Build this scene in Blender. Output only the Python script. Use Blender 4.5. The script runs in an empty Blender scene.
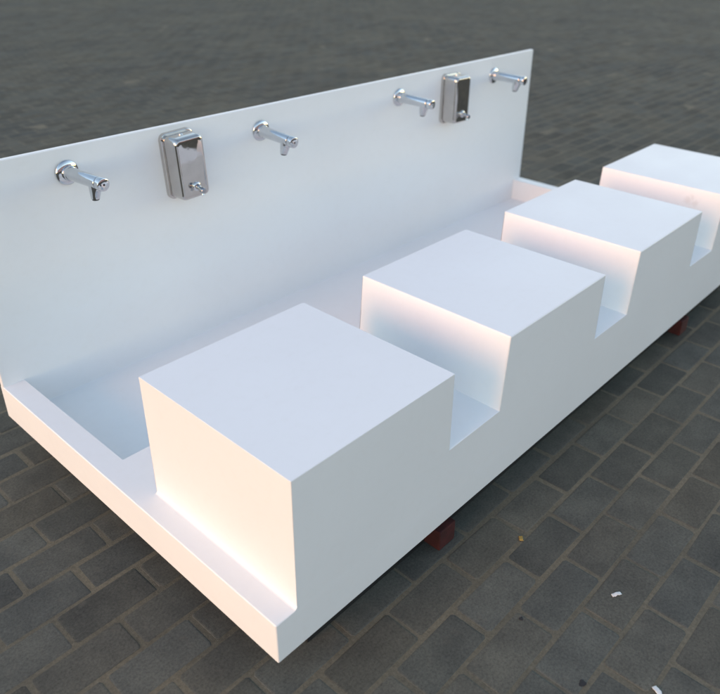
import bpy, bmesh, math, random
from mathutils import Vector, Matrix, Euler
random.seed(7)
S = bpy.context.scene
C = S.collection
R = math.radians

# ------------------------------------------------------------------ dimensions
L, yB, ZB, RIM, GAP, H = 2.598, 1.141, 0.720, 0.1055, 0.2185, 0.42
SX, PITCH, SW, SD, LEDGE = 0.054, 0.6759, 0.4631, 0.4708, 0.6326
LR, TB, ZF, GZ = 0.058, 0.018, 0.008, -0.10
BL, BW = 0.2068, 0.1046           # paver pitch along x and y

# ------------------------------------------------------------------ materials
def new_mat(name):
    m = bpy.data.materials.new(name); m.use_nodes = True
    nt = m.node_tree; b = nt.nodes['Principled BSDF']
    return m, nt, b
def N(nt, t, **kw):
    n = nt.nodes.new(t)
    for k, v in kw.items(): setattr(n, k, v)
    return n
def lk(nt, a, b): nt.links.new(a, b)
def noise(nt, vec, scale, detail=4, rough=.55):
    n = N(nt, 'ShaderNodeTexNoise'); n.inputs['Scale'].default_value = scale
    n.inputs['Detail'].default_value = detail; n.inputs['Roughness'].default_value = rough
    lk(nt, vec, n.inputs['Vector']); return n
def ramp(nt, fac, stops):
    r = N(nt, 'ShaderNodeValToRGB'); e = r.color_ramp.elements
    while len(e) < len(stops): e.new(.5)
    for i, (p, c) in enumerate(stops):
        e[i].position = p; e[i].color = (*c, 1) if len(c) == 3 else c
    lk(nt, fac, r.inputs['Fac']); return r
def mix(nt, fac, a, b, mode='MIX'):
    m = N(nt, 'ShaderNodeMix'); m.data_type = 'RGBA'; m.blend_type = mode
    for s, v in ((m.inputs[0], fac), (m.inputs[6], a), (m.inputs[7], b)):
        if hasattr(v, 'is_output'): lk(nt, v, s)
        elif isinstance(v, (int, float)): s.default_value = v
        else: s.default_value = (*v, 1)
    return m.outputs[2]
def bump(nt, b, h, strength, dist):
    n = N(nt, 'ShaderNodeBump'); n.inputs['Strength'].default_value = strength
    n.inputs['Distance'].default_value = dist
    lk(nt, h, n.inputs['Height']); lk(nt, n.outputs[0], b.inputs['Normal']); return n
def wpos(nt):
    return N(nt, 'ShaderNodeNewGeometry').outputs['Position']

def white_resin():
    m, nt, b = new_mat('white_resin'); p = wpos(nt)
    n1 = noise(nt, p, 2.2, 5); n2 = noise(nt, p, 38, 4, .7)
    c = ramp(nt, n1.outputs['Fac'], [(.3, (.83, .83, .833)), (.7, (.855, .857, .862))]).outputs[0]
    d = ramp(nt, n2.outputs['Fac'], [(.30, (.975, .97, .96)), (.50, (1, 1, 1))]).outputs[0]
    c = mix(nt, .5, c, d, 'MULTIPLY')
    lk(nt, c, b.inputs['Base Color'])
    r = ramp(nt, noise(nt, p, 5, 6, .65).outputs['Fac'], [(.3, (.34,)*3), (.7, (.48,)*3)])
    lk(nt, r.outputs[0], b.inputs['Roughness'])
    b.inputs['Specular IOR Level'].default_value = .3
    bump(nt, b, noise(nt, p, 7, 2).outputs['Fac'], .03, .01)
    return m
def smudged_resin():
    """white resin with a few small brown scuffs (seat farthest from the camera)"""
    m = white_resin(); m.name = 'scuffed_white_resin'; nt = m.node_tree; b = nt.nodes['Principled BSDF']
    src = b.inputs['Base Color'].links[0].from_socket; p = wpos(nt)
    x0 = SX + 3*PITCH; tot = None
    for (y, z, r) in ((.125, .372, .013), (.098, .366, .010), (.112, .385, .007)):
        d = N(nt, 'ShaderNodeVectorMath', operation='DISTANCE'); lk(nt, p, d.inputs[0]); d.inputs[1].default_value = (x0-.003, y, z)
        w = N(nt, 'ShaderNodeMath', operation='MULTIPLY_ADD'); lk(nt, noise(nt, p, 90, 3).outputs['Fac'], w.inputs[0])
        w.inputs[1].default_value = .02; lk(nt, d.outputs['Value'], w.inputs[2])
        mr = N(nt, 'ShaderNodeMapRange'); lk(nt, w.outputs[0], mr.inputs[0])
        mr.inputs[1].default_value = r+.004; mr.inputs[2].default_value = r+.016; mr.inputs[3].default_value = .2; mr.inputs[4].default_value = 0
        if tot is None: tot = mr.outputs[0]
        else:
            a = N(nt, 'ShaderNodeMath', operation='MAXIMUM'); lk(nt, tot, a.inputs[0]); lk(nt, mr.outputs[0], a.inputs[1]); tot = a.outputs[0]
    lk(nt, mix(nt, tot, src, (.42, .36, .31)), b.inputs['Base Color'])
    return m
def metal(name, col, rough, bumpy=0):
    m, nt, b = new_mat(name); p = wpos(nt)
    b.inputs['Metallic'].default_value = 1
    c = ramp(nt, noise(nt, p, 30, 3).outputs['Fac'], [(.35, tuple(v*.93 for v in col)), (.65, col)])
    lk(nt, c.outputs[0], b.inputs['Base Color'])
    r = ramp(nt, noise(nt, p, 60, 4).outputs['Fac'], [(.35, (rough,)*3), (.7, (rough*1.9,)*3)])
    lk(nt, r.outputs[0], b.inputs['Roughness'])
    if bumpy: bump(nt, b, noise(nt, p, 22, 2).outputs['Fac'], bumpy, .004)
    return m
def plain(name, col, rough=.5, var=.25, sc=40, bmp=.2):
    m, nt, b = new_mat(name); p = wpos(nt)
    c = ramp(nt, noise(nt, p, sc, 5).outputs['Fac'], [(.3, tuple(v*(1-var) for v in col)), (.7, tuple(min(1, v*(1+var)) for v in col))])
    lk(nt, c.outputs[0], b.inputs['Base Color']); b.inputs['Roughness'].default_value = rough
    bump(nt, b, noise(nt, p, sc*4, 4).outputs['Fac'], bmp, .002)
    return m
def concrete_nodes(nt, p):
    big = noise(nt, p, 1.1, 4); mid = noise(nt, p, 9, 6, .7); fine = noise(nt, p, 170, 5, .8)
    c = ramp(nt, mid.outputs['Fac'], [(.28, (.083, .085, .077)), (.72, (.132, .134, .117))]).outputs[0]
    c = mix(nt, .7, c, ramp(nt, fine.outputs['Fac'], [(.30, (.45, .45, .46)), (.5, (.98, .98, .97)), (.74, (1.5, 1.48, 1.42))]).outputs[0], 'MULTIPLY')
    c = mix(nt, .8, c, ramp(nt, big.outputs['Fac'], [(.35, (.82, .83, .86)), (.68, (1.14, 1.1, 1.03))]).outputs[0], 'MULTIPLY')
    return c, mid, fine
def paver_mat():
    m, nt, b = new_mat('charcoal_concrete'); p = wpos(nt)
    c, mid, fine = concrete_nodes(nt, p)
    at = N(nt, 'ShaderNodeAttribute', attribute_name='tone')
    c = mix(nt, 1.0, c, at.outputs['Color'], 'MULTIPLY')
    # sand caught in hollows of the surface
    d = ramp(nt, noise(nt, p, 24, 7, .75).outputs['Fac'], [(.56, (0, 0, 0)), (.74, (.5, .5, .5))])
    c = mix(nt, d.outputs[0], c, (.15, .137, .112))
    lk(nt, c, b.inputs['Base Color']); b.inputs['Roughness'].default_value = 1.0
    b.inputs['Specular IOR Level'].default_value = .06
    add = N(nt, 'ShaderNodeMath', operation='MULTIPLY_ADD'); lk(nt, mid.outputs['Fac'], add.inputs[0]); add.inputs[1].default_value = 1.5
    lk(nt, fine.outputs['Fac'], add.inputs[2])
    bump(nt, b, add.outputs[0], .4, .0018)
    return m
def sand_mat():
    m, nt, b = new_mat('jointing_sand'); p = wpos(nt)
    c = ramp(nt, noise(nt, p, 120, 6, .8).outputs['Fac'], [(.3, (.105, .095, .070)), (.7, (.205, .187, .142))]).outputs[0]
    c = mix(nt, .8, c, ramp(nt, noise(nt, p, 3.5, 5).outputs['Fac'], [(.3, (.55, .56, .55)), (.7, (1.12, 1.08, 1.0))]).outputs[0], 'MULTIPLY')
    lk(nt, c, b.inputs['Base Color']); b.inputs['Roughness'].default_value = .95
    bump(nt, b, noise(nt, p, 260, 4, .8).outputs['Fac'], .8, .002)
    return m
def far_ground_mat():
    m, nt, b = new_mat('far_paving'); p = wpos(nt)
    mp = N(nt, 'ShaderNodeMapping'); lk(nt, p, mp.inputs[0]); mp.inputs['Location'].default_value = (-OX, -OY, 0)
    br = N(nt, 'ShaderNodeTexBrick'); lk(nt, mp.outputs[0], br.inputs[0])
    br.inputs['Scale'].default_value = 1; br.inputs['Brick Width'].default_value = BL; br.inputs['Row Height'].default_value = BW
    br.inputs['Mortar Size'].default_value = .006; br.offset = .5
    br.inputs['Color1'].default_value = (.8, .8, .8, 1); br.inputs['Color2'].default_value = (1.2, 1.18, 1.14, 1); br.inputs['Mortar'].default_value = (1.6, 1.5, 1.3, 1)
    c, mid, fine = concrete_nodes(nt, p)
    c = mix(nt, 1, c, br.outputs[0], 'MULTIPLY')
    st = noise(nt, p, .45, 6, .65)
    c = mix(nt, .85, c, ramp(nt, st.outputs['Fac'], [(.34, (.60, .59, .54)), (.66, (.94, .88, .76))]).outputs[0], 'MULTIPLY')
    lk(nt, c, b.inputs['Base Color']); b.inputs['Roughness'].default_value = .95; b.inputs['Specular IOR Level'].default_value = .15
    bump(nt, b, mid.outputs['Fac'], .4, .003)
    return m

# ------------------------------------------------------------------ helpers
def tag(o, label=None, cat=None, group=None, kind=None):
    for k, v in (('label', label), ('category', cat), ('group', group), ('kind', kind)):
        if v: o[k] = v
    return o
def empty(name, loc, rot=(0, 0, 0)):
    o = bpy.data.objects.new(name, None); C.objects.link(o); o.location = loc; o.rotation_euler = rot
    o.empty_display_size = .05; return o
def build(name, bm, mat, parent=None, smooth=True, wn=True):
    bmesh.ops.recalc_face_normals(bm, faces=bm.faces)
    me = bpy.data.meshes.new(name); bm.to_mesh(me); bm.free()
    if smooth:
        me.polygons.foreach_set('use_smooth', [True]*len(me.polygons))
        me.set_sharp_from_angle(angle=R(38))
    me.materials.append(mat)
    o = bpy.data.objects.new(name, me); C.objects.link(o)
    if parent: o.parent = parent
    if smooth and wn:
        w = o.modifiers.new('wn', 'WEIGHTED_NORMAL'); w.keep_sharp = True
    return o
def bevel_edges(bm, test, width, seg=3):
    es = [e for e in bm.edges if test((e.verts[0].co+e.verts[1].co)/2, (e.verts[1].co-e.verts[0].co))]
    if es: bmesh.ops.bevel(bm, geom=es, offset=width, segments=seg, profile=.5, affect='EDGES', clamp_overlap=True)
def poly_prism(bm, pts, y0, y1, caps=True):
    """profile in XZ extruded along Y"""
    a = [bm.verts.new((x, y0, z)) for x, z in pts]; b = [bm.verts.new((x, y1, z)) for x, z in pts]
    n = len(pts)
    for i in range(n): bm.faces.new((a[i], a[(i+1) % n], b[(i+1) % n], b[i]))
    if caps: bm.faces.new(a); bm.faces.new(b[::-1])
def box(bm, x0, x1, y0, y1, z0, z1):
    poly_prism(bm, [(x0, z0), (x1, z0), (x1, z1), (x0, z1)], y0, y1)
def lathe(bm, prof, axis='y', seg=48, close=True):
    """prof = [(r, t)], t runs along the axis"""
    rings = []
    for r, t in prof:
        ring = []
        if r < 1e-6:
            v = bm.verts.new((0, t, 0) if axis == 'y' else (0, 0, t)); rings.append([v]); continue
        for i in range(seg):
            a = 2*math.pi*i/seg; c, s = r*math.cos(a), r*math.sin(a)
            ring.append(bm.verts.new((c, t, s) if axis == 'y' else (c, s, t)))
        rings.append(ring)
    for A, B in zip(rings, rings[1:]):
        for i in range(seg):
            j = (i+1) % seg
            if len(A) == 1: bm.faces.new((A[0], B[i], B[j]))
            elif len(B) == 1: bm.faces.new((A[i], A[j], B[0]))
            else: bm.faces.new((A[i], A[j], B[j], B[i]))
def copy_tree(o, parent=None):
    c = o.copy(); C.objects.link(c); c.parent = parent
    for ch in list(o.children): copy_tree(ch, c)
    return c

OX, OY = 0.0885, -0.329            # paver grid origin
W, WS = white_resin(), smudged_resin()
CHROME = metal('chrome', (.66, .67, .69), .05)
STEEL = metal('polished_steel', (.60, .565, .54), .035, .10)
DARKHOLE = plain('dark_plastic', (.02, .02, .022), .4)

# ------------------------------------------------------------------ ground
def ground():
    bm = bmesh.new(); s = 400
    vs = [bm.verts.new((x, y, GZ-.012)) for x, y in ((-s, -s), (s, -s), (s, s), (-s, s))]; bm.faces.new(vs)
    tag(build('ground', bm, far_ground_mat(), smooth=False), kind='structure')
    x0, x1, y0, y1 = -3.2, 17.0, -3.0, 15.0
    bm = bmesh.new()
    vs = [bm.verts.new((x, y, GZ-.0009)) for x, y in ((x0, y0), (x1, y0), (x1, y1), (x0, y1))]; bm.faces.new(vs)
    tag(build('sand_bed', bm, sand_mat(), smooth=False), kind='structure')
    verts, faces, tones = [], [], []
    rnd = random.Random(3)
    r0 = int((y0-OY)/BW); r1 = int((y1-OY)/BW)
    for r in range(r0, r1):
        off = OX + (BL/2 if r % 2 else 0)
        c0 = int((x0-off)/BL)+1; c1 = int((x1-off)/BL)
        drift = rnd.uniform(-.003, .003)
        for c in range(c0, c1):
            cx = off+(c+.5)*BL + drift + rnd.uniform(-.0015, .0015); cy = OY+(r+.5)*BW + rnd.uniform(-.0012, .0012)
            hx = BL/2-rnd.uniform(.0040, .0060); hy = BW/2-rnd.uniform(.0042, .0062)
            rot = rnd.gauss(0, .006); dz = rnd.gauss(0, .0003); tx = rnd.gauss(0, .002); ty = rnd.gauss(0, .003)
            ca, sa = math.cos(rot), math.sin(rot)
            base = len(verts); jit = [(rnd.uniform(-.0012, .0012), rnd.uniform(-.0012, .0012)) for _ in range(8)]
            if math.hypot(cx, cy) > 5:             # far off: plain chamfered blocks are enough
                for ins, z in ((0, -.004), (.002, 0)):
                    for sx, sy in ((-1, -1), (1, -1), (1, 1), (-1, 1)):
                        qx, qy = sx*(hx-ins), sy*(hy-ins); verts.append((cx+qx*ca-qy*sa, cy+qx*sa+qy*ca, GZ+z+dz+qx*tx+qy*ty))
                faces += [(base+i, base+(i+1) % 4, base+4+(i+1) % 4, base+4+i) for i in range(4)]+[(base+4, base+5, base+6, base+7)]
                t = rnd.uniform(.86, 1.13); w = rnd.uniform(-.03, .04); tones += [(t*(1+w), t, t*(1-w), 1)]*5
                continue
            # eight-point outline: corners worn round
            k = rnd.uniform(.002, .007)
            out = [(-hx+k, -hy), (hx-k, -hy), (hx, -hy+k), (hx, hy-k), (hx-k, hy), (-hx+k, hy), (-hx, hy-k), (-hx, -hy+k)]
            for lev, (ins, z) in enumerate(((0, -.02), (0, -.0012), (.0016, -.0004), (.0045, 0))):
                for (px, py), (jx, jy) in zip(out, jit):
                    qx = px*(1-ins/hx)+jx; qy = py*(1-ins/hy)+jy
                    verts.append((cx+qx*ca-qy*sa, cy+qx*sa+qy*ca, GZ+z+dz+qx*tx+qy*ty))
            for lev in range(3):
                for i in range(8):
                    j = (i+1) % 8
                    faces.append((base+lev*8+i, base+lev*8+j, base+lev*8+8+j, base+lev*8+8+i))
            faces.append(tuple(base+24+i for i in range(8)))
            t = rnd.uniform(.86, 1.13); w = rnd.uniform(-.03, .04)
            tones += [(t*(1+w), t, t*(1-w), 1)]*25
    me = bpy.data.meshes.new('paving'); me.from_pydata(verts, [], faces)
    ca_ = me.attributes.new('tone', 'FLOAT_COLOR', 'FACE')
    ca_.data.foreach_set('color', [v for t in tones for v in t])
    me.materials.append(paver_mat())
    o = bpy.data.objects.new('paving', me); C.objects.link(o); tag(o, kind='structure')
ground()

# ------------------------------------------------------------------ wash station
unit = empty('wash_station', (L/2, yB/2, GZ+.1))
tag(unit, 'white moulded washing station with four block seats, a trough and a tap panel', 'washing station')
def U(o): o.location = (-L/2, -yB/2, -(GZ+.1)); return o     # children are modelled in world coordinates

def basin():
    bm = bmesh.new()
    yk = yB+TB; xi0, xi1 = LR, L-LR
    V = lambda x, y, z: bm.verts.new((x, y, z))
    g = RIM
    seats = [(SX+i*PITCH, SX+i*PITCH+SW) for i in range(4)]
    xa, xz, xe = seats[0][1], seats[3][0]-.0154, seats[3][1]     # the raised plinth runs between the end seats
    inner = [x for i in (2, 1) for x in (seats[i][1], seats[i][0]-.0154)]
    prof = [(0, 0), (L, 0), (L, g), (xe, g), (xz, g), (xz, GAP)] + [(x, GAP) for x in inner] + [(xa, GAP), (xa, g), (SX, g), (0, g)]
    fr = [V(x, 0, z) for x, z in prof]
    bm.faces.new(fr)
    n = len(prof)                     # n-1 (0,g)  n-2 (SX,g)  n-3 (xa,g)  n-4 (xa,GAP) ... 5 (xz,GAP)  4 (xz,g)  3 (xe,g)  2 (L,g)
    bk = {i: V(prof[i][0], SD, prof[i][1]) for i in range(4, n-2)}
    for i in range(5, n-4): bm.faces.new((fr[i], fr[i+1], bk[i+1], bk[i]))
    for i in (4, n-4): bm.faces.new((fr[i], fr[i+1], bk[i+1], bk[i]))
    bm.faces.new([bk[i] for i in range(4, n-2)])
    # outer shell
    b0, b1 = V(0, yk, 0), V(L, yk, 0); t0, t1 = V(0, yk, g), V(L, yk, g)
    bm.faces.new((fr[0], fr[n-1], t0, b0)); bm.faces.new((fr[1], b1, t1, fr[2])); bm.faces.new((b0, t0, t1, b1)); bm.faces.new((fr[0], b0, b1, fr[1]))
    # pocket
    p = [V(xi0, LEDGE, g), V(xi1, LEDGE, g), V(xi1, yB, g), V(xi0, yB, g)]
    q = [V(xi0, LEDGE, ZF), V(xi1, LEDGE, ZF), V(xi1, yB, ZF), V(xi0, yB, ZF)]
    for i in range(4): bm.faces.new((p[i], p[(i+1) % 4], q[(i+1) % 4], q[i]))
    bm.faces.new(q)
    # rim top
    bm.faces.new((fr[n-1], fr[n-2], fr[n-3], bk[n-3], p[0], p[3], t0))
    bm.faces.new((fr[2], t1, p[2], p[1], bk[4], fr[4], fr[3]))
    bm.faces.new((bk[n-3], bk[4], p[1], p[0]))
    bm.faces.new((t0, p[3], p[2], t1))
    gaps = [(seats[i][1], seats[i+1][0]-.0154) for i in range(3)]
    eps = 1e-4
    def t(m, d):
        if abs(m.z-g) < eps:
            if abs(m.y) < eps and (m.x < SX or m.x > xe): return True
            if (abs(m.x) < eps or abs(m.x-L) < eps): return True
            if LEDGE-eps <= m.y < yB-eps and (abs(m.x-xi0) < eps or abs(m.x-xi1) < eps or abs(m.y-LEDGE) < eps): return True
        if abs(m.z) < eps and (abs(m.y) < eps or abs(m.x) < eps or abs(m.x-L) < eps): return True
        if abs(m.z-g/2) < eps and m.y < eps: return True
        if abs(m.z-ZF) < .001 : return True
        if abs(m.z-(g+ZF)/2) < eps: return True
        if abs(m.z-GAP) < eps and abs(m.y) < eps and any(a < m.x < b for a, b in gaps): return True
        return False
    bevel_edges(bm, t, .0032, 3)
    return U(build('basin', bm, W, unit))
basin()
def seat(i):
    bm = bmesh.new(); x = SX+i*PITCH; a = 0 if i == 0 else .0154
    # the end seats run down to the rim on their outer side and stand on the low ledge
    zb = RIM if i in (0, 3) else GAP
    prof = [(x-a, zb), (x+SW, zb)]
    if i == 0: prof.append((x+SW, GAP))
    prof += [(x+SW, H), (x, H)]
    if i == 0:                     # small cove where the near seat rises from the ledge
        f_ = .007
        prof[0] = (x-f_, zb)
        prof += [(x-f_+f_*math.sin(R(q)), zb+f_-f_*math.cos(R(q))) for q in (90, 68, 45, 22)]
    if i == 3: prof.append((x-a, GAP))
    n = len(prof)
    f = [bm.verts.new((px, 0, pz)) for px, pz in prof]; k = [bm.verts.new((px, SD, pz)) for px, pz in prof]
    bm.faces.new(f); bm.faces.new(k[::-1])
    for s in range(1, n): bm.faces.new((f[s], f[(s+1) % n], k[(s+1) % n], k[s]))
    def t(m, d):
        if m.z < zb+.001: return False
        if abs(d.y) > .1: return m.z > H-.001
        if i == 0 and m.x > x+.2 and m.z < GAP: return False
        if i == 3 and m.x < x+.1 and m.z < GAP: return False
        return True
    bevel_edges(bm, t, .0036, 3)
    return U(build('seat', bm, WS if i == 3 else W, unit))
for i in range(4): seat(i)
bm = bmesh.new(); box(bm, 0, L, yB, yB+TB, RIM, ZB)
bevel_edges(bm, lambda m, d: m.z > RIM+.01, .003, 3)
U(build('backboard', bm, W, unit))
# sub-frame under the moulding; black front beams added to deepen shade below the edge
FR = plain('frame_shade_black', (.018, .019, .02), .55)
bm = bmesh.new(); [box(bm, a, b, .052, .10, -.0985, -.002) for a, b in ((.12, .512), (.580, 1.958), (2.026, L-.12))]; box(bm, .10, L-.10, 1.0, 1.04, -.036, -.002)
bm2 = bm
U(build('support_shade_frame', bm2, FR, unit, smooth=False))

# red bearers
RED = plain('worn_red_paint', (.05, .007, .007), .8, .35, 30, .3)
def bearer():
    bm = bmesh.new(); box(bm, -.031, .031, 0, 1.10, 0, .060)
    bevel_edges(bm, lambda m, d: True, .004, 2)
    return build('support_beam', bm, RED)
b1 = bearer(); b1.location = (.546, .006, GZ+.0005)
tag(b1, 'red painted bearer poking out under the front edge below the nearest gap between seats', 'support beam', 'red bearers under the washing station')
b2 = b1.copy(); C.objects.link(b2); b2.location = (1.992, .008, GZ+.0005)
tag(b2, 'red painted bearer poking out under the front edge near the right side of the photo, the farther one', 'support beam', 'red bearers under the washing station')

# ------------------------------------------------------------------ taps
def make_tap():
    t = empty('wall_tap', (0, 0, 0))
    bm = bmesh.new()     # wall flange: domed disc, axis -y
    lathe(bm, [(0.0, 0), (.0335, 0), (.0340, -.0015), (.0335, -.004), (.031, -.0065), (.026, -.0085), (.0215, -.0098), (.019, -.0100), (.0165, -.0100)], seg=56)
    build('flange', bm, CHROME, t)
    bm = bmesh.new()     # slightly swelling barrel
    lathe(bm, [(.0205, -.009), (.0205, -.016), (.0195, -.019), (.0183, -.023), (.0178, -.05), (.0172, -.10), (.0169, -.139), (.0160, -.1415), (.0140, -.142)], seg=56)
    build('body', bm, CHROME, t)
    bm = bmesh.new(); lathe(bm, [(.0142, -.140), (.0142, -.1455)], seg=40); build('seal_ring', bm, DARKHOLE, t)
    bm = bmesh.new()     # push button
    lathe(bm, [(.0140, -.1445), (.0166, -.145), (.0177, -.1465), (.0179, -.149), (.0179, -.160), (.0172, -.163), (.0150, -.1647), (.006, -.1652), (0, -.1652)], seg=56)
    btn = build('push_button', bm, CHROME, t)
    bm = bmesh.new()
    lathe(bm, [(.0030, -.1651), (.0030, -.1658), (0, -.1658)], seg=20)
    bmesh.ops.create_cube(bm, size=1, matrix=Matrix.Translation((-.0085, -.1653, .001)) @ Matrix.Diagonal((.0016, .001, .004, 1)))
    build('button_mark', bm, DARKHOLE, btn)
    # spout: lofted from a broad root along the barrel down to the round outlet
    bm = bmesh.new(); rings = []
    for z, yc, ry, rx in ((-.004, -.124, .0190, .0160), (-.013, -.124, .0185, .0158), (-.020, -.123, .0176, .0152), (-.028, -.121, .0160, .0140), (-.036, -.119, .0142, .0126), (-.043, -.118, .0126, .0114), (-.0465, -.118, .0120, .0110)):
        rings.append([bm.verts.new((rx*math.cos(a), yc+ry*math.sin(a), z+(-.03*(ry*math.sin(a)) if z < -.04 else 0))) for a in [2*math.pi*k/36 for k in range(36)]])
    for A, B in zip(rings, rings[1:]):
        for k in range(36): bm.faces.new((A[k], A[(k+1) % 36], B[(k+1) % 36], B[k]))
    bm.faces.new(rings[-1])
    build('spout', bm, CHROME, t)
    bm = bmesh.new()
    lathe(bm, [(.0095, -.0462), (.0095, -.0495), (.0082, -.0505), (.0078, -.048), (0, -.048)], axis='z', seg=32)
    for v in bm.verts: v.co.y -= .1175
    build('aerator', bm, DARKHOLE, t)
    return t
TAPS = [(.292, 'chrome push tap at the left end of the panel, before the first soap dispenser'),
        (.956, 'chrome push tap just right of the larger, nearer soap dispenser'),
        (1.644, 'chrome push tap just left of the smaller, farther soap dispenser'),
        (2.283, 'chrome push tap nearest the far right corner of the white panel')]
tap0 = make_tap()
for i, (x, lab) in enumerate(TAPS):
    t = tap0 if i == 0 else copy_tree(tap0)
    t.location = (x, yB, (.653, .643, .6455, .644)[i]); t.rotation_euler = (R((0, 3, 1.2, .5)[i]), R((1, 5, -3, 2)[i]), R((5, 0, 1, 0)[i]))
    tag(t, lab, 'tap', 'chrome taps on the white panel')

# ------------------------------------------------------------------ soap dispensers
def rrect(w, h, r, n=7):
    pts = []
    for cx, cz, a0 in ((w/2-r, h/2-r, 0), (-w/2+r, h/2-r, 90), (-w/2+r, -h/2+r, 180), (w/2-r, -h/2+r, 270)):
        for k in range(n+1):
            a = R(a0+90*k/n); pts.append((cx+r*math.cos(a), cz+r*math.sin(a)))
    return pts
def loft(bm, secs, cap0=False, cap1=True):
    rings = [[bm.verts.new((x, y, z)) for x, z in pts] for y, pts in secs]
    n = len(rings[0])
    for A, B in zip(rings, rings[1:]):
        for k in range(n): bm.faces.new((A[k], A[(k+1) % n], B[(k+1) % n], B[k]))
    if cap0: bm.faces.new(rings[0])
    if cap1:
        # bowed front: concentric rings towards the middle so it reflects as a gently curved sheet
        last = rings[-1]; y0 = secs[-1][0]; prev = last
        for s in (.9, .72, .5, .25):
            ring = [bm.verts.new((v.co.x*s, y0-.0014*(1-s*s), v.co.z*s)) for v in last]
            for k in range(n): bm.faces.new((prev[k], prev[(k+1) % n], ring[(k+1) % n], ring[k]))
            prev = ring
        bm.faces.new(prev)
def make_disp():
    t = empty('soap_dispenser', (0, 0, 0))
    bm = bmesh.new()
    loft(bm, [(0, rrect(.112, .200, .020)), (-.010, rrect(.112, .200, .020)), (-.0125, rrect(.110, .198, .019)), (-.0135, rrect(.106, .194, .018))], cap0=True, cap1=False)
    bm.faces.new([bm.verts.new((x, -.0136, z)) for x, z in rrect(.106, .194, .018)])
    build('back_housing', bm, STEEL, t)
    bm = bmesh.new()
    loft(bm, [(-.0130, rrect(.100, .188, .016)), (-.018, rrect(.100, .188, .016)), (-.058, rrect(.099, .186, .016)), (-.064, rrect(.098, .185, .016)), (-.0690, rrect(.0955, .1825, .0155)), (-.0725, rrect(.090, .177, .014)), (-.0740, rrect(.084, .171, .013))], cap1=True)
    build('front_cover', bm, STEEL, t)
    bm = bmesh.new()   # lock on the top
    lathe(bm, [(.0065, .0935), (.0065, .0955), (.004, .0962), (0, .0962)], axis='z', seg=24)
    for v in bm.verts: v.co.y -= .034
    build('lock', bm, CHROME, t)
    # valve: collar, stem, push knob, spout
    bm = bmesh.new(); lathe(bm, [(.0135, -.0745), (.0135, -.0785), (.011, -.081), (.0075, -.0815)], seg=32)
    bm.transform(Matrix.Translation((.002, 0, -.056))); v1 = build('valve_collar', bm, CHROME, t)
    bm = bmesh.new()
    lathe(bm, [(.0075, .0), (.0075, -.010), (.0055, -.012), (.0055, -.020), (.0088, -.0215), (.0092, -.024), (.0092, -.030), (.0078, -.0325), (0, -.0328)], seg=32)
    bm.transform(Matrix.Translation((.002, -.0790, -.056)) @ Euler((R(14), 0, 0)).to_matrix().to_4x4()); build('push_valve', bm, metal('dark_chrome', (.45, .47, .5), .08), t)
    bm = bmesh.new(); lathe(bm, [(.0042, 0), (.0042, -.016), (.003, -.0175), (0, -.0175)], axis='z', seg=20)
    bm.transform(Matrix.Translation((.002, -.096, -.063)) @ Euler((R(-25), 0, 0)).to_matrix().to_4x4()); build('nozzle', bm, CHROME, t)
    return t
d0 = make_disp(); d0.location = (.6365, yB, .604); d0.rotation_euler = (0, R(-2.5), 0)
tag(d0, 'polished steel soap dispenser between the two nearer taps, the larger in view', 'soap dispenser', 'steel soap dispensers on the white panel')
d1 = copy_tree(d0); d1.location = (1.962, yB, .597); d1.rotation_euler = (0, R(1.2), 0)
tag(d1, 'polished steel soap dispenser between the two farther taps, showing a brown reflection', 'soap dispenser', 'steel soap dispensers on the white panel')

# ------------------------------------------------------------------ litter
PAPER = plain('paper', (.72, .73, .72), .7, .08)
def scrap(name, x, y, w, h, rz, mat, lab, cat, seed, curl=.0008, grp=None):
    rnd = random.Random(seed); bm = bmesh.new(); nx, ny = 8, 4; g = []
    for i in range(nx+1):
        for j in range(ny+1):
            u, v = i/nx-.5, j/ny-.5
            ex = .12*rnd.uniform(-1, 1)*(1 if i in (0, nx) or j in (0, ny) else 0)
            g.append(bm.verts.new((w*(u+ex*.12), h*(v+ex), curl*(1.1+math.sin(u*6+seed))+.0006*rnd.random())))
    for i in range(nx):
        for j in range(ny): bm.faces.new((g[i*(ny+1)+j], g[(i+1)*(ny+1)+j], g[(i+1)*(ny+1)+j+1], g[i*(ny+1)+j+1]))
    o = build(name, bm, mat, wn=False); o.location = (x, y, GZ+.0012); o.rotation_euler = (0, 0, rz)
    s = o.modifiers.new('s', 'SOLIDIFY'); s.thickness = .0006
    return tag(o, lab, cat, grp)
scrap('paper_scrap', .691, -.373, .024, .0085, R(-30), PAPER, 'small oblong white paper scrap lying in the middle of a dark paver', 'paper scrap', 1, grp='white paper scraps on the paving')
scrap('paper_scrap', .524, -.545, .020, .011, R(60), PAPER, 'white paper scrap on the paving at the bottom edge of the photo', 'paper scrap', 2, grp='white paper scraps on the paving')
scrap('fallen_leaf', .689, -.117, .016, .010, R(40), plain('dry_leaf', (.42, .27, .06), .7), 'tiny yellow dry leaf in a paving joint in front of the nearer red bearer', 'leaf', 3)
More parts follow.
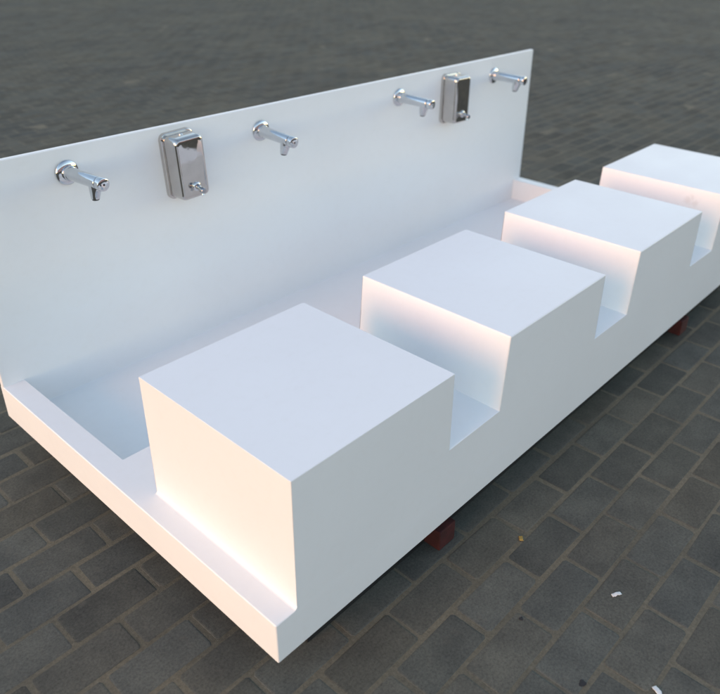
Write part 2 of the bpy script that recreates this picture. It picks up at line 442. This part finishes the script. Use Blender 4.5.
def gum(x, y, r, seed, lab):
    rnd = random.Random(seed); bm = bmesh.new(); n = 22
    rs = [r*(1+.1*math.sin(3*a+seed)+rnd.uniform(-.12, .12)) for a in [2*math.pi*k/n for k in range(n)]]
    A = [bm.verts.new((rs[k]*math.cos(2*math.pi*k/n), rs[k]*.8*math.sin(2*math.pi*k/n), 0)) for k in range(n)]
    B = [bm.verts.new((v.co.x*.75, v.co.y*.75, .0011)) for v in A]
    for k in range(n): bm.faces.new((A[k], A[(k+1) % n], B[(k+1) % n], B[k]))
    bm.faces.new(B); o = build('gum_spot', bm, GUM); o.location = (x, y, GZ+.0004)
    tag(o, lab, 'gum spot', 'dark spots on the paving')
GUM = plain('old_gum', (.022, .022, .024), .8)
gum(.485, -.248, .0055, 1, 'small dark spot on the edge of a paver nearest the red bearer')
gum(.436, -.426, .0085, 5, 'larger dark round spot on a paver close to the bottom edge of the photo')

# ------------------------------------------------------------------ unseen pinkish building, added to tint light and reflections on the station front
def building():
    t = empty('unseen_bounce_building', (4, -18, GZ-.012))
    tag(t, 'unseen low pinkish block building added to tint the light on the washing station front', 'building')
    m, nt, b = new_mat('pink_bounce_blocks'); p = wpos(nt)
    mp = N(nt, 'ShaderNodeMapping'); lk(nt, p, mp.inputs[0]); mp.inputs['Rotation'].default_value = (R(90), 0, 0)
    bk = N(nt, 'ShaderNodeTexBrick'); lk(nt, mp.outputs[0], bk.inputs[0]); bk.inputs['Scale'].default_value = 1
    bk.inputs['Brick Width'].default_value = .065; bk.inputs['Row Height'].default_value = .075; bk.inputs['Mortar Size'].default_value = .006
    bk.inputs['Color1'].default_value = (.74, .44, .50, 1); bk.inputs['Color2'].default_value = (.70, .41, .47, 1); bk.inputs['Mortar'].default_value = (.60, .42, .45, 1)
    lk(nt, bk.outputs[0], b.inputs['Base Color']); b.inputs['Roughness'].default_value = .85
    hl, hh = 17, 4.55; ops = []
    for i in range(11):
        x = -15+3*i
        ops.append((x-.7, x+.7, 1.0, 2.5)); ops.append((x-.7, x+.7, 3.3, 4.5))
    ops[10] = (-.6, .6, 0.02, 2.3)          # the door
    xs = sorted({-hl, hl} | {o[0] for o in ops} | {o[1] for o in ops}); zs = sorted({0, hh} | {o[2] for o in ops} | {o[3] for o in ops})
    bm = bmesh.new()
    for x0, x1 in zip(xs, xs[1:]):
        for z0, z1 in zip(zs, zs[1:]):
            mx, mz = (x0+x1)/2, (z0+z1)/2
            if any(o[0] < mx < o[1] and o[2] < mz < o[3] for o in ops): continue
            box(bm, x0, x1, -.35, 0, z0, z1)
    bmesh.ops.remove_doubles(bm, verts=bm.verts, dist=1e-4)
    build('wall', bm, m, t, smooth=False)
    bm = bmesh.new(); box(bm, -hl-.2, hl+.2, -8.3, .2, hh+.002, hh+.22); build('roof', bm, plain('roof_edge', (.10, .095, .09)), t, smooth=False)
    gm, gn, gb = new_mat('window_glass'); gb.inputs['Base Color'].default_value = (.03, .035, .04, 1); gb.inputs['Roughness'].default_value = .05
    gb.inputs['Base Color'].default_value = (.03, .035, .04, 1)
    fm = plain('window_paint', (.6, .59, .56)); dm = plain('door_paint', (.12, .07, .04))
    for i, (x0, x1, z0, z1) in enumerate(ops):
        bm = bmesh.new(); f = .06
        for q in ((x0, x0+f, z0, z1), (x1-f, x1, z0, z1), (x0+f, x1-f, z0, z0+f), (x0+f, x1-f, z1-f, z1)): box(bm, q[0], q[1], -.16, -.10, q[2], q[3])
        w_ = build('door' if i == 10 else 'window', bm, fm, t, smooth=False)
        bm = bmesh.new(); box(bm, x0+f, x1-f, -.14, -.12, z0+f, z1-f); build('panel' if i == 10 else 'pane', bm, dm if i == 10 else gm, w_, smooth=False)
building()

# ------------------------------------------------------------------ camera
cam = bpy.data.cameras.new('camera'); co = bpy.data.objects.new('camera', cam); C.objects.link(co)
M = Matrix(((0.6735739434, 0.6542588655, 0.3438654967), (-0.7389943945, 0.5875660337, 0.3296262141), (0.0136172268, -0.4761423034, 0.8792628044)))
rot = Matrix((M.col[0], M.col[2], -M.col[1])).transposed()
co.matrix_world = Matrix.Translation((-0.5743, -0.7571, 1.2761)) @ rot.to_4x4()
cam.sensor_width = 36; cam.lens = 36*742.55/720
cam.shift_x = -(377.43-360)/720; cam.shift_y = -(347-313.21)/720
cam.clip_start = .02; cam.clip_end = 2000
cam.dof.use_dof = True; cam.dof.focus_distance = 1.75; cam.dof.aperture_fstop = cam.lens/1000/.012
S.camera = co

# ------------------------------------------------------------------ light
SUN_EL, SUN_AZ = 18, 4 # degrees; azimuth measured from -X towards +Y
e, a = R(SUN_EL), R(SUN_AZ)
to_sun = Vector((-math.cos(a)*math.cos(e), math.sin(a)*math.cos(e), math.sin(e)))
sl = bpy.data.lights.new('sun', 'SUN'); sl.energy = .5; sl.angle = R(28); sl.color = (1, .32, .0)
so = bpy.data.objects.new('sun', sl); C.objects.link(so); so.location = (-5, 2, 4)
so.rotation_euler = (-to_sun).to_track_quat('-Z', 'Y').to_euler()
w = bpy.data.worlds.new('World'); S.world = w; w.use_nodes = True
nt = w.node_tree; bg = nt.nodes['Background']
sky = nt.nodes.new('ShaderNodeTexSky'); sky.sky_type = 'NISHITA'; sky.sun_disc = False
sky.sun_elevation = e; sky.sun_rotation = math.atan2(to_sun.x, to_sun.y)
sky.dust_density = 0.0; sky.air_density = 1.0; sky.ozone_density = 1.0
tint = nt.nodes.new('ShaderNodeMix'); tint.data_type = 'RGBA'; tint.blend_type = 'MULTIPLY'; tint.inputs[0].default_value = 1
tint.inputs[7].default_value = (1, .83, .665, 1)          # hazy, slightly warm daylight balance
nt.links.new(sky.outputs[0], tint.inputs[6]); nt.links.new(tint.outputs[2], bg.inputs[0]); bg.inputs[1].default_value = .15

S.view_settings.view_transform = 'Standard'; S.view_settings.look = 'None'
S.view_settings.gamma = 1; S.view_settings.exposure = 1.78; S.view_settings.use_curve_mapping = False
S.render.resolution_x, S.render.resolution_y = 1024, 987
S.render.engine = 'CYCLES'
